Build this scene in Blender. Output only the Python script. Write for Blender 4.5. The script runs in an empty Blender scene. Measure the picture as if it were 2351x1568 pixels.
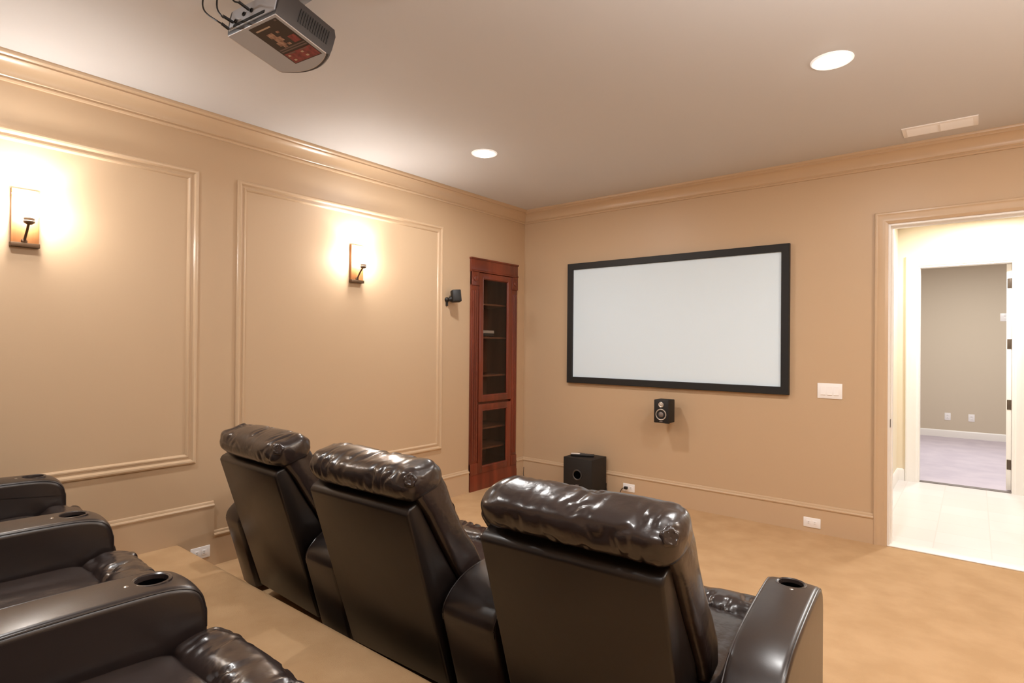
import bpy, bmesh, math, random
from mathutils import Vector, Matrix, noise

random.seed(7)
SC = bpy.context.scene
COL = SC.collection
PI = math.pi

# ------------------------------------------------------------------ materials
def lin(c):
    c = c / 255.0
    return c / 12.92 if c <= 0.04045 else ((c + 0.055) / 1.055) ** 2.4

def rgb(r, g, b):
    return (lin(r), lin(g), lin(b), 1.0)

def mat(name, col, rough=0.5, metal=0.0, bump=None, var=None, emit=None, coat=0.0, spec=None, trans=0.0, stretch=None):
    """bump=(scale, strength, distance), var=(scale, second colour, detail)"""
    m = bpy.data.materials.new(name)
    m.use_nodes = True
    nt = m.node_tree
    p = nt.nodes['Principled BSDF']
    p.inputs['Base Color'].default_value = col
    p.inputs['Roughness'].default_value = rough
    p.inputs['Metallic'].default_value = metal
    p.inputs['Coat Weight'].default_value = coat
    p.inputs['Coat Roughness'].default_value = 0.2
    if spec is not None:
        p.inputs['Specular IOR Level'].default_value = spec
    if trans:
        p.inputs['Transmission Weight'].default_value = trans
    tc = nt.nodes.new('ShaderNodeTexCoord')
    src = tc.outputs['Object']
    if stretch:
        mp = nt.nodes.new('ShaderNodeMapping')
        mp.inputs['Scale'].default_value = stretch
        nt.links.new(src, mp.inputs['Vector'])
        src = mp.outputs['Vector']
    if var:
        n = nt.nodes.new('ShaderNodeTexNoise')
        n.inputs['Scale'].default_value = var[0]
        n.inputs['Detail'].default_value = var[2] if len(var) > 2 else 4
        nt.links.new(src, n.inputs['Vector'])
        r = nt.nodes.new('ShaderNodeValToRGB')
        r.color_ramp.elements[0].position = 0.36
        r.color_ramp.elements[1].position = 0.64
        r.color_ramp.elements[0].color = col
        r.color_ramp.elements[1].color = var[1]
        nt.links.new(n.outputs['Fac'], r.inputs['Fac'])
        nt.links.new(r.outputs['Color'], p.inputs['Base Color'])
    if bump:
        bs = bump if isinstance(bump, list) else [bump]
        prev = None
        for b in bs:
            n = nt.nodes.new('ShaderNodeTexNoise')
            n.inputs['Scale'].default_value = b[0]
            n.inputs['Detail'].default_value = 3
            nt.links.new(src, n.inputs['Vector'])
            bn = nt.nodes.new('ShaderNodeBump')
            bn.inputs['Strength'].default_value = b[1]
            bn.inputs['Distance'].default_value = b[2]
            nt.links.new(n.outputs['Fac'], bn.inputs['Height'])
            if prev:
                nt.links.new(prev.outputs['Normal'], bn.inputs['Normal'])
            prev = bn
        nt.links.new(prev.outputs['Normal'], p.inputs['Normal'])
    if emit:
        p.inputs['Emission Color'].default_value = emit[0]
        p.inputs['Emission Strength'].default_value = emit[1]
    return m

M = {}
M['wall'] = mat('wall_paint_tan', rgb(197, 170, 139), 0.42, bump=(220, 0.06, 0.002), spec=0.4)
M['trim'] = mat('trim_paint_tan', rgb(200, 173, 142), 0.30, spec=0.5)
M['ceiling'] = mat('ceiling_paint', rgb(206, 203, 201), 0.7, bump=(160, 0.05, 0.002))
M['carpet'] = mat('carpet_tan', rgb(201, 166, 126), 0.95, var=(5.0, rgb(191, 156, 116), 9),
                  bump=[(420, 0.7, 0.004), (30, 0.25, 0.006)], spec=0.1)
M['leather'] = mat('leather_brown', rgb(45, 36, 34), 0.26, bump=[(260, 0.10, 0.0015), (14, 0.34, 0.012), (45, 0.15, 0.004)], coat=0.3, spec=0.6)
M['leather_plain'] = mat('leather_brown_smooth', rgb(38, 30, 28), 0.32, bump=[(300, 0.12, 0.0012), (5, 0.14, 0.01)], coat=0.15, spec=0.55)
M['leather_shaded'] = mat('leather_brown_back_shade', rgb(29, 23, 21), 0.36, bump=[(300, 0.12, 0.0012), (5, 0.16, 0.01)], coat=0.1, spec=0.45)  # darker leather copy; shade on the chair backs is put into its colour
M['hole'] = mat('hole_black', (0.002, 0.002, 0.002, 1), 0.9, spec=0.0)
M['port'] = mat('port_plastic', rgb(64, 60, 58), 0.3)
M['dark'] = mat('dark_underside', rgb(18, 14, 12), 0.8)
M['black'] = mat('black_plastic', rgb(30, 26, 24), 0.45)
M['blackmatte'] = mat('black_matte', rgb(24, 22, 22), 0.6, bump=(400, 0.1, 0.001))
M['velvet'] = mat('black_frame', rgb(20, 19, 19), 0.55)
M['chrome'] = mat('brushed_metal', rgb(190, 185, 180), 0.28, metal=1.0)
M['screen'] = mat('screen_fabric', rgb(226, 243, 255), 0.8)
M['plate'] = mat('plate_white', rgb(250, 248, 247), 0.35)
M['slot'] = mat('slot_grey', rgb(120, 112, 108), 0.5)
M['rim'] = mat('cup_rim', rgb(52, 44, 42), 0.22, coat=0.3)
M['wood'] = mat('cherry_wood', rgb(132, 60, 38), 0.34, var=(9, rgb(100, 41, 24), 6), stretch=(1, 1, 0.08), coat=0.3)
M['wood_dark'] = mat('cabinet_inside', rgb(150, 98, 72), 0.6, var=(7, rgb(126, 78, 56), 4), stretch=(1, 1, 0.1))
M['oak'] = mat('sconce_wood', rgb(190, 130, 78), 0.5, var=(14, rgb(164, 106, 60), 5), stretch=(1, 1, 0.1))
M['iron'] = mat('sconce_iron', rgb(92, 70, 50), 0.45, metal=0.6)
M['white'] = mat('white_gloss_paint', rgb(246, 243, 238), 0.35)
M['cream'] = mat('hall_wall_cream', rgb(238, 225, 200), 0.6)
M['room_beige'] = mat('far_room_beige', rgb(212, 199, 178), 0.7)
M['room_carpet'] = mat('far_room_carpet', rgb(206, 196, 204), 0.95, bump=(300, 0.5, 0.004), var=(4, rgb(196, 186, 196), 4))
M['bronze'] = mat('hinge_bronze', rgb(96, 84, 74), 0.45, metal=0.7)
M['grey'] = mat('projector_grey', rgb(180, 183, 190), 0.42, bump=(300, 0.05, 0.001))
M['greydark'] = mat('projector_dark_grey', rgb(62, 58, 58), 0.5)
M['silver'] = mat('projector_silver_edge', rgb(196, 186, 182), 0.35)
M['cable'] = mat('cable_black', rgb(26, 22, 20), 0.5)
M['media'] = mat('media_box_silver', rgb(232, 224, 220), 0.4)
M['lab_dark'] = mat('label_dark', rgb(48, 34, 30), 0.4)
M['lab_red'] = mat('label_red', rgb(150, 62, 62), 0.4, var=(40, rgb(112, 40, 42), 3))
M['lab_cream'] = mat('label_cream', rgb(196, 172, 148), 0.4)
M['lab_brown'] = mat('label_brown', rgb(120, 82, 70), 0.4, var=(50, rgb(186, 150, 128), 3))
M['lab_grey'] = mat('label_grey', rgb(112, 92, 88), 0.4)
M['lens'] = mat('lens_glass', rgb(12, 12, 16), 0.08, coat=1.0)
M['cone'] = mat('speaker_cone', rgb(118, 106, 102), 0.4)
M['alu'] = mat('speaker_ring_silver', rgb(200, 190, 180), 0.3, metal=0.5)

def emis(name, col, strength):
    m = bpy.data.materials.new(name)
    m.use_nodes = True
    nt = m.node_tree
    nt.nodes.remove(nt.nodes['Principled BSDF'])
    e = nt.nodes.new('ShaderNodeEmission')
    e.inputs['Color'].default_value = col
    e.inputs['Strength'].default_value = strength
    nt.links.new(e.outputs[0], nt.nodes['Material Output'].inputs['Surface'])
    return m
M['lamp'] = emis('downlight_lens_lit', (1, 0.97, 0.93, 1), 14)
M['shade'] = emis('sconce_glass_lit', (1, 0.965, 0.92, 1), 88.0)
M['fixture'] = mat('fixture_white', rgb(248, 246, 242), 0.4, emit=((1, 0.98, 0.95, 1), 0.35))

def glass_mat():
    m = bpy.data.materials.new('cabinet_glass')
    m.use_nodes = True
    nt = m.node_tree
    nt.nodes.remove(nt.nodes['Principled BSDF'])
    t = nt.nodes.new('ShaderNodeBsdfTransparent')
    t.inputs['Color'].default_value = (0.86, 0.83, 0.78, 1)
    g = nt.nodes.new('ShaderNodeBsdfGlossy')
    g.inputs['Roughness'].default_value = 0.08
    mx = nt.nodes.new('ShaderNodeMixShader')
    fr = nt.nodes.new('ShaderNodeFresnel')
    fr.inputs['IOR'].default_value = 1.5
    nt.links.new(fr.outputs[0], mx.inputs[0])
    nt.links.new(t.outputs[0], mx.inputs[1])
    nt.links.new(g.outputs[0], mx.inputs[2])
    nt.links.new(mx.outputs[0], nt.nodes['Material Output'].inputs['Surface'])
    return m
M['glass'] = glass_mat()

def tile_mat():
    m = mat('hall_tile', rgb(228, 224, 222), 0.3)
    nt = m.node_tree
    p = nt.nodes['Principled BSDF']
    tc = nt.nodes.new('ShaderNodeTexCoord')
    b = nt.nodes.new('ShaderNodeTexBrick')
    b.offset = 0.0
    b.inputs['Scale'].default_value = 1.0
    b.inputs['Brick Width'].default_value = 0.33
    b.inputs['Row Height'].default_value = 0.33
    b.inputs['Mortar Size'].default_value = 0.004
    b.inputs['Color1'].default_value = rgb(230, 225, 222)
    b.inputs['Color2'].default_value = rgb(225, 219, 215)
    b.inputs['Mortar'].default_value = rgb(220, 213, 208)
    nt.links.new(tc.outputs['Object'], b.inputs['Vector'])
    nt.links.new(b.outputs['Color'], p.inputs['Base Color'])
    return m
M['tile'] = tile_mat()

# ------------------------------------------------------------------ mesh helpers
def tag(o, label=None, cat=None, group=None, kind=None):
    if label: o['label'] = label
    if cat: o['category'] = cat
    if group: o['group'] = group
    if kind: o['kind'] = kind
    return o

def thing(name, label, cat, loc=(0, 0, 0), rotz=0.0, group=None, rot=None):
    o = bpy.data.objects.new(name, None)
    COL.objects.link(o)
    o.location = loc
    o.rotation_euler = rot if rot else (0, 0, rotz)
    o.empty_display_size = 0.1
    return tag(o, label, cat, group)

def obj(name, bm, m, parent=None, smooth=35):
    bmesh.ops.recalc_face_normals(bm, faces=bm.faces[:])
    me = bpy.data.meshes.new(name)
    bm.to_mesh(me)
    bm.free()
    for mm in (m if isinstance(m, (list, tuple)) else [m]):
        me.materials.append(mm)
    if smooth:
        for p in me.polygons:
            p.use_smooth = True
        me.set_sharp_from_angle(angle=math.radians(smooth))
    o = bpy.data.objects.new(name, me)
    COL.objects.link(o)
    if parent: o.parent = parent
    return o

def struct(name, bm, m, parent=None, smooth=35):
    o = obj(name, bm, m, parent, smooth)
    if not parent: o['kind'] = 'structure'
    return o

def box(bm, x0, x1, y0, y1, z0, z1, bev=0.0, seg=2, mi=0):
    vs = [bm.verts.new(c) for c in [(x0, y0, z0), (x1, y0, z0), (x1, y1, z0), (x0, y1, z0),
                                    (x0, y0, z1), (x1, y0, z1), (x1, y1, z1), (x0, y1, z1)]]
    fs = [bm.faces.new([vs[i] for i in f]) for f in
          [(0, 3, 2, 1), (4, 5, 6, 7), (0, 1, 5, 4), (1, 2, 6, 5), (2, 3, 7, 6), (3, 0, 4, 7)]]
    for f in fs: f.material_index = mi
    if bev:
        es = {e for f in fs for e in f.edges}
        bmesh.ops.bevel(bm, geom=list(es), offset=bev, segments=seg, profile=0.5, affect='EDGES', clamp_overlap=True)
    return bm

def prism(bm, poly, a0, a1, axis='x', bev=0.0, seg=3):
    """poly of (p, q) extruded along axis: x -> (a, p, q), y -> (p, a, q), z -> (p, q, a)"""
    def P(p, q, a):
        return {'x': (a, p, q), 'y': (p, a, q), 'z': (p, q, a)}[axis]
    A = [bm.verts.new(P(p, q, a0)) for p, q in poly]
    B = [bm.verts.new(P(p, q, a1)) for p, q in poly]
    n = len(poly)
    f0 = bm.faces.new(A)
    f1 = bm.faces.new(B[::-1])
    fs = [f0, f1]
    for i in range(n):
        fs.append(bm.faces.new([A[i], B[i], B[(i + 1) % n], A[(i + 1) % n]]))
    bmesh.ops.recalc_face_normals(bm, faces=fs)
    if bev:
        es = {e for f in fs for e in f.edges}
        bmesh.ops.bevel(bm, geom=list(es), offset=bev, segments=seg, profile=0.5, affect='EDGES', clamp_overlap=True)
    return bm

def loft(bm, rings, cap=True, closed=True):
    R = [[bm.verts.new(p) for p in r] for r in rings]
    n = len(R[0])
    for a, b in zip(R, R[1:]):
        for i in range(n if closed else n - 1):
            j = (i + 1) % n
            bm.faces.new([a[i], a[j], b[j], b[i]])
    if cap and closed:
        bm.faces.new(R[0][::-1])
        bm.faces.new(R[-1])
    return bm

def lathe(bm, prof, n=32, axis='z', c=(0, 0, 0), cap=True):
    rings = []
    for r, h in prof:
        ring = []
        for i in range(n):
            t = 2 * PI * i / n
            a, b = r * math.cos(t), r * math.sin(t)
            p = {'z': (a, b, h), 'x': (h, a, b), 'y': (a, h, b)}[axis]
            ring.append((p[0] + c[0], p[1] + c[1], p[2] + c[2]))
        rings.append(ring)
    return loft(bm, rings, cap)

def spline(pts, k=8):
    """Catmull-Rom"""
    P = [Vector(p) for p in pts]
    P = [P[0] * 2 - P[1]] + P + [P[-1] * 2 - P[-2]]
    out = []
    for i in range(1, len(P) - 2):
        for s in range(k):
            t = s / k
            a, b, c, d = P[i - 1], P[i], P[i + 1], P[i + 2]
            out.append(0.5 * ((2 * b) + (c - a) * t + (2 * a - 5 * b + 4 * c - d) * t * t + (3 * b - a - 3 * c + d) * t ** 3))
    out.append(P[-2])
    return out

def tube(bm, pts, r, n=10, k=8):
    P = spline(pts, k) if k else [Vector(p) for p in pts]
    rings = []
    up = Vector((0, 0, 1))
    for i, p in enumerate(P):
        d = (P[min(i + 1, len(P) - 1)] - P[max(i - 1, 0)]).normalized()
        a = d.cross(up)
        if a.length < 1e-3: a = d.cross(Vector((1, 0, 0)))
        a.normalize()
        b = d.cross(a).normalized()
        rr = r(i / (len(P) - 1)) if callable(r) else r
        rings.append([tuple(p + (a * math.cos(2 * PI * j / n) + b * math.sin(2 * PI * j / n)) * rr) for j in range(n)])
    return loft(bm, rings)

def BM():
    return bmesh.new()

def frame_sweep(bm, prof, y0, y1, z0, z1, mapf):
    """mitred rectangular frame; prof = [(inset, height)], mapf(a, b, h) -> xyz"""
    def ring(u, h):
        return [mapf(y0 + u, z0 + u, h), mapf(y1 - u, z0 + u, h), mapf(y1 - u, z1 - u, h), mapf(y0 + u, z1 - u, h)]
    rings = [[bm.verts.new(p) for p in ring(u, h)] for u, h in prof]
    for a, b in zip(rings, rings[1:]):
        for i in range(4):
            j = (i + 1) % 4
            bm.faces.new([a[i], a[j], b[j], b[i]])
    return bm

# ------------------------------------------------------------------ camera (solved from the photograph)
cam = bpy.data.cameras.new('camera')
co = bpy.data.objects.new('camera', cam)
COL.objects.link(co)
yaw, pitch, roll = 0.67672, 0.00562, 0.00901
fwd = Vector((-math.sin(yaw), math.cos(yaw), 0)); rgt = Vector((math.cos(yaw), math.sin(yaw), 0)); up = Vector((0, 0, 1))
f2 = fwd * math.cos(pitch) + up * math.sin(pitch); u2 = up * math.cos(pitch) - fwd * math.sin(pitch)
r3 = rgt * math.cos(roll) + u2 * math.sin(roll); u3 = u2 * math.cos(roll) - rgt * math.sin(roll)
mw = Matrix((r3, u3, -f2)).transposed().to_4x4()
mw.translation = (3.85967, -5.01281, 1.44679)
co.matrix_world = mw
cam.sensor_width = 36.0
cam.lens = 1321.4 / 2351 * 36.0
cam.clip_start = 0.02
SC.camera = co

# ------------------------------------------------------------------ setting
XR, YB, H, HP, YP = 5.3, -6.7, 2.90, 0.188, -3.509    # right wall, back wall, ceiling, platform height, platform edge
CY0, CY1, CZ = -0.872, -0.150, 2.300                   # cabinet recess in the left wall
DX0, DX1, DZ = 3.366, 4.40, 2.357                      # door opening in the front wall
WT = 0.13                                              # front wall thickness
YH, XH0, XH1 = 2.607, 3.20, 6.2                        # hall
DX2, DX3, DZ2 = 3.385, 4.172, 2.337                    # far door
YF = 6.82

bm = BM(); box(bm, 0, XR, YP, 0.0, -0.1, 0.0); struct('floor', bm, M['carpet'])
# carpeted platform with a rounded nosing
bm = BM()
prism(bm, [(YB, 0.0), (YP - 0.02, 0.0), (YP - 0.004, HP - 0.05), (YP + 0.006, HP - 0.03), (YP + 0.004, HP - 0.012), (YP - 0.012, HP - 0.002), (YP - 0.03, HP), (YB, HP)], 0, XR, 'x')
struct('floor_platform', bm, M['carpet'], smooth=50)
bm = BM(); box(bm, -0.2, XR + 0.2, YB - 0.2, WT, H, H + 0.1); struct('ceiling', bm, M['ceiling'])
bm = BM()
box(bm, -0.14, 0, YB - 0.14, CY0, -0.1, H)
box(bm, -0.14, 0, CY1, WT, -0.1, H)
box(bm, -0.14, 0, CY0, CY1, CZ, H)
struct('wall_left', bm, M['wall'])
bm = BM()
box(bm, 0, DX0, 0, WT, -0.1, H)
box(bm, DX1, XR + 0.14, 0, WT, -0.1, H)
box(bm, DX0, DX1, 0, WT, DZ, H)
struct('wall_front', bm, M['wall'])
bm = BM(); box(bm, XR, XR + 0.14, YB - 0.14, 0, -0.1, H); struct('wall_right', bm, M['wall'])
bm = BM(); box(bm, 0, XR, YB - 0.14, YB, -0.1, H); struct('wall_back', bm, M['wall'])

# crown moulding
crown = [(0, -0.132), (0.013, -0.131), (0.017, -0.122), (0.013, -0.112), (0.016, -0.109), (0.022, -0.106), (0.023, -0.096),
         (0.026, -0.084), (0.034, -0.066), (0.046, -0.050), (0.062, -0.038), (0.072, -0.033), (0.078, -0.033), (0.078, -0.024),
         (0.084, -0.019), (0.094, -0.016), (0.097, -0.008), (0.097, 0.0)]
def crown_run(name, f0, f1):
    bm = BM()
    A = [bm.verts.new(f0(d, H + z)) for d, z in crown]
    B = [bm.verts.new(f1(d, H + z)) for d, z in crown]
    for i in range(len(crown) - 1):
        bm.faces.new([A[i], A[i + 1], B[i + 1], B[i]])
    return struct(name, bm, M['trim'], smooth=25)
crown_run('trim_1', lambda d, z: (d, YB + d, z), lambda d, z: (d, -d, z))
crown_run('trim_2', lambda d, z: (d, -d, z), lambda d, z: (XR - d, -d, z))
crown_run('trim_3', lambda d, z: (XR - d, -d, z), lambda d, z: (XR - d, YB + d, z))

# baseboards
BB = [(0.0, 0.0), (0.019, 0.0), (0.019, 0.184), (0.025, 0.189), (0.027, 0.197), (0.023, 0.204), (0.014, 0.206), (0.014, 0.211), (0.011, 0.219), (0.004, 0.222), (0.0, 0.222)]
def base_left(bm, y0, y1, top=0.0):
    """end faces turn the moulding's profile down the end"""
    pr = [(d, z + (top if z > 0.1 else 0.0)) for d, z in BB]
    prism(bm, pr, y0, y1, 'y')
bm = BM(); base_left(bm, -3.30, CY0 - 0.012); base_left(bm, CY1 + 0.012, -0.0); base_left(bm, YB, -3.30, HP + 0.006)
struct('baseboard_left', bm, M['trim'], smooth=25)
bm = BM()
prism(bm, [(-d, z) for d, z in BB], 0.0, 3.284, 'x'); prism(bm, [(-d, z) for d, z in BB], DX1 + 0.085, XR, 'x')
struct('baseboard_front', bm, M['trim'], smooth=25)
bm = BM()
prism(bm, [(XR - d, z) for d, z in BB], YP, 0, 'y')
struct('baseboard_right', bm, M['trim'], smooth=25)

# picture-frame mouldings on the left wall
PF = [(0, 0), (0, 0.012), (0.004, 0.018), (0.012, 0.022), (0.021, 0.020), (0.027, 0.012), (0.031, 0.007), (0.043, 0.007), (0.046, 0.012), (0.054, 0.013), (0.060, 0.008), (0.064, 0)]
bm = BM(); frame_sweep(bm, PF, -5.50, -3.4145, 0.676, 2.5353, lambda a, b, h: (h, a, b)); struct('trim_4', bm, M['trim'], smooth=20)
bm = BM(); frame_sweep(bm, PF, -3.1677, -1.2542, 0.474, 2.5353, lambda a, b, h: (h, a, b)); struct('trim_5', bm, M['trim'], smooth=20)

# ---- theatre doorway (door_1): tan casing on this side, white jamb, strike plate
d1 = bpy.data.objects.new('door_1', None); COL.objects.link(d1); d1.location = (DX0, 0, 0); d1['kind'] = 'structure'
CS = [(0, 0), (0, 0.020), (0.006, 0.026), (0.016, 0.027), (0.024, 0.022), (0.034, 0.019), (0.058, 0.016), (0.066, 0.018), (0.074, 0.014), (0.084, 0.010), (0.084, 0)]
def casing(bm, x0, x1, ztop, prof, yf, sgn):
    """three mitred sides, prof (outset from the outer edge, height)"""
    w = prof[-1][0]
    rings = []
    for u, h in prof:
        o = w - u
        y = yf - sgn * h
        rings.append([bm.verts.new(p) for p in [(x0 - o, y, 0), (x0 - o, y, ztop + o), (x1 + o, y, ztop + o), (x1 + o, y, 0)]])
    for a, b in zip(rings, rings[1:]):
        for i in range(3):
            bm.faces.new([a[i], a[i + 1], b[i + 1], b[i]])
    return bm
bm = BM(); casing(bm, 0.0, DX1 - DX0, DZ, CS, 0.0, 1); obj('casing', bm, M['trim'], d1, 25)
bm = BM()
L = DX1 - DX0
box(bm, -0.0, 0.014, 0.003, WT, 0, DZ); box(bm, L - 0.014, L, 0.003, WT, 0, DZ); box(bm, 0.014, L - 0.014, 0.003, WT, DZ - 0.014, DZ)
box(bm, 0.014, 0.026, 0.055, 0.095, 0, DZ - 0.014); box(bm, 0.026, L - 0.014, 0.055, 0.095, DZ - 0.026, DZ - 0.014)
obj('jamb', bm, M['white'], d1)
bm = BM(); box(bm, 0.014, 0.0165, 0.012, 0.042, 0.865, 0.925, 0.001); tag(obj('strike_plate', bm, M['bronze'], d1), 'small dark strike plate on the white jamb')
bm = BM(); box(bm, 0.0, L, -0.004, WT + 0.01, 0.0, 0.008, 0.003); obj('threshold', bm, M['white'], d1)
bm = BM(); casing(bm, 0.0, L, DZ, CS, WT, -1); obj('hall_casing', bm, M['white'], d1, 25)

# ---- hall behind the doorway
bm = BM(); box(bm, XH0, XH1, WT, YH + 0.06, -0.1, 0.0); struct('floor_hall', bm, M['tile'])
bm = BM(); box(bm, XH0 - 0.1, XH1, WT, YH + 0.1, 2.78, 2.88); struct('ceiling_hall', bm, M['white'])
bm = BM()
box(bm, XH0, DX2, YH, YH + 0.12, 0, 2.78); box(bm, DX3, XH1, YH, YH + 0.12, 0, 2.78); box(bm, DX2, DX3, YH, YH + 0.12, DZ2, 2.78)
struct('wall_hall_back', bm, M['cream'])
bm = BM(); box(bm, XH0 - 0.1, XH0, WT, YH + 0.12, 0, 2.78); struct('wall_hall_left', bm, M['cream'])
bm = BM(); box(bm, XH1, XH1 + 0.1, WT, YH + 0.12, 0, 2.78); struct('wall_hall_right', bm, M['cream'])
HB = [(0, 0), (0.016, 0), (0.016, 0.105), (0.011, 0.12), (0.004, 0.128), (0, 0.128)]
bm = BM(); prism(bm, [(YH - d, z) for d, z in HB], XH0, DX2 - 0.115, 'x'); prism(bm, [(YH - d, z) for d, z in HB], DX3 + 0.115, XH1, 'x')
struct('baseboard_hall_back', bm, M['white'], smooth=25)
bm = BM(); prism(bm, [(XH0 + d, z) for d, z in HB], WT, YH, 'y'); struct('baseboard_hall_left', bm, M['white'], smooth=25)

# ---- far doorway (door_2): white casing, jamb, open leaf with four hinges
d2 = bpy.data.objects.new('door_2', None); COL.objects.link(d2); d2.location = (DX2, YH, 0); d2['kind'] = 'structure'
CS2 = [(0, 0), (0, 0.022), (0.008, 0.028), (0.02, 0.028), (0.032, 0.022), (0.08, 0.017), (0.095, 0.018), (0.108, 0.011), (0.112, 0)]
L2 = DX3 - DX2
bm = BM(); casing(bm, 0, L2, DZ2, CS2, 0.0, 1); obj('casing', bm, M['white'], d2, 25)
bm = BM()
box(bm, 0, 0.016, 0.0, 0.12, 0, DZ2); box(bm, L2 - 0.016, L2, 0.0, 0.12, 0, DZ2); box(bm, 0.016, L2 - 0.016, 0.0, 0.12, DZ2 - 0.016, DZ2)
obj('jamb', bm, M['white'], d2)
bm = BM(); box(bm, 0.016, L2 - 0.016, 0.03, 0.11, 0.0, 0.007, 0.003); obj('threshold', bm, M['slot'], d2)
leaf = bpy.data.objects.new('door_leaf', None)
# leaf swung wide open into the far room, hinge edge towards the hall
bm = BM(); box(bm, -0.042, 0.0, 0.0, 0.75, 0.012, DZ2 - 0.02, 0.002)
bm.transform(Matrix.Translation((L2 - 0.018, 0.122, 0)) @ Matrix.Rotation(math.radians(-22), 4, 'Z'))
lf = obj('door_leaf', bm, M['white'], d2)
bpy.data.objects.remove(leaf)
for z in (0.27, 0.88, 1.50, 2.12):
    bm = BM(); box(bm, -0.034, 0.004, -0.004, 0.0, z - 0.05, z + 0.05, 0.001)
    lathe(bm, [(0.006, z - 0.05), (0.006, z + 0.05)], 10, 'z', (0.004, -0.003, 0))
    bm.transform(Matrix.Translation((L2 - 0.018, 0.122, 0)) @ Matrix.Rotation(math.radians(-22), 4, 'Z'))
    tag(obj('hinge', bm, M['bronze'], d2), 'dark bronze hinge on the door edge')

# ---- far room
bm = BM(); box(bm, 1.6, 6.4, YH + 0.06, YF, -0.1, 0.0); struct('floor_far_room', bm, M['room_carpet'])
bm = BM(); box(bm, 1.5, 6.5, YH + 0.12, YF + 0.1, 2.9, 3.0); struct('ceiling_far_room', bm, M['white'])
bm = BM(); box(bm, 1.6, 6.4, YF, YF + 0.1, 0, 2.9); struct('wall_far_room_back', bm, M['room_beige'])
bm = BM(); box(bm, 1.5, 1.6, YH + 0.12, YF + 0.1, 0, 2.9); struct('wall_far_room_left', bm, M['room_beige'])
bm = BM(); box(bm, 6.4, 6.5, YH + 0.12, YF + 0.1, 0, 2.9); struct('wall_far_room_right', bm, M['room_beige'])
bm = BM(); prism(bm, [(YF - d, z * 0.9) for d, z in HB], 1.6, 6.4, 'x'); struct('baseboard_far_room', bm, M['white'], smooth=25)

# ------------------------------------------------------------------ wall plates
def duplex(name, label, loc, facing, w=0.122, h=0.076, group=None, both=True, m=None):
    """horizontal or vertical receptacle plate; local x along the wall, y out of the wall is -y"""
    rz = {'front': 0.0, 'left': PI / 2, 'far': 0.0}[facing]
    t = thing(name, label, 'outlet', loc, rz, group)
    bm = BM(); box(bm, -w / 2, w / 2, -0.006, 0.0, -h / 2, h / 2, 0.003, 2); obj('cover_plate', bm, M['plate'], t)
    for s in (-1, 1):
        bm = BM()
        if w > h: box(bm, s * 0.022 - 0.016, s * 0.022 + 0.016, -0.0085, -0.005, -0.017, 0.017, 0.004, 2)
        else: box(bm, -0.017, 0.017, -0.0085, -0.005, s * 0.022 - 0.015, s * 0.022 + 0.015, 0.004, 2)
        r_ = obj('receptacle', bm, M['plate'], t)
        bm = BM()
        for q in (-1, 1):
            if w > h: box(bm, s * 0.022 - 0.006, s * 0.022 + 0.004, -0.0092, -0.008, q * 0.006 - 0.001, q * 0.006 + 0.001)
            else: box(bm, q * 0.006 - 0.001, q * 0.006 + 0.001, -0.0092, -0.008, s * 0.022 - 0.004, s * 0.022 + 0.006)
        obj('slot', bm, M['slot'], r_)
    return t
duplex('outlet', 'white outlet plate low on the baseboard near the doorway', (2.875, -0.019, 0.077), 'front')
duplex('outlet', 'white outlet plate beside the black subwoofer with a black plug in it', (1.296, -0.019, 0.093), 'front')
duplex('outlet', 'white outlet plate on the left baseboard behind the carpeted platform edge', (0.019, -3.385, 0.103), 'left', 0.12, 0.076)
duplex('outlet', 'small white outlet on the far room wall, further from the open door', (3.523, YF, 0.337), 'far', 0.08, 0.118)
duplex('outlet', 'small white outlet on the far room wall, nearer the open door', (3.829, YF, 0.337), 'far', 0.08, 0.118)

t = thing('light_switch', 'white triple rocker switch plate on the wall between screen and doorway', 'light switch', (2.99, 0, 1.111))
bm = BM(); box(bm, -0.0855, 0.0855, -0.007, 0, -0.059, 0.059, 0.003); obj('cover_plate', bm, M['plate'], t)
for k in (-1, 0, 1):
    bm = BM()
    prism(bm, [(-0.0065, -0.034), (-0.0075, -0.034), (-0.0125, -0.03), (-0.009, 0.034), (-0.0065, 0.034)], k * 0.046 - 0.0165, k * 0.046 + 0.0165, 'x')
    obj('rocker', bm, M['plate'], t, None)
duplex('outlet', 'square white outlet plate high on the far room wall above the others', (4.235, YF, 1.945), 'far', 0.12, 0.125)

# ------------------------------------------------------------------ projection screen
t = thing('projection_screen', 'wide white projection screen in a black frame on the front wall', 'projection screen', (1.646, 0, 1.673))
SX, SZ, FW = 1.0573, 0.6087, 0.062
bm = BM()
frame_sweep(bm, [(0, 0.0), (0, 0.036), (0.003, 0.039), (FW - 0.004, 0.036), (FW, 0.030), (FW, 0.012)], -SX, SX, -SZ, SZ, lambda a, b, h: (a, -h, b))
obj('frame', bm, M['velvet'], t, 25)
bm = BM(); box(bm, -SX + FW - 0.005, SX - FW + 0.005, -0.016, -0.004, -SZ + FW - 0.005, SZ - FW + 0.005); obj('screen_surface', bm, M['screen'], t)

# ------------------------------------------------------------------ speakers
def ring_plate(bm, c, r0, r1, h0, h1, n=32, ax='y'):
    lathe(bm, [(r0, h0), (r0, h1), (r1, h1), (r1, h0)], n, ax, c, cap=False)

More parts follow.
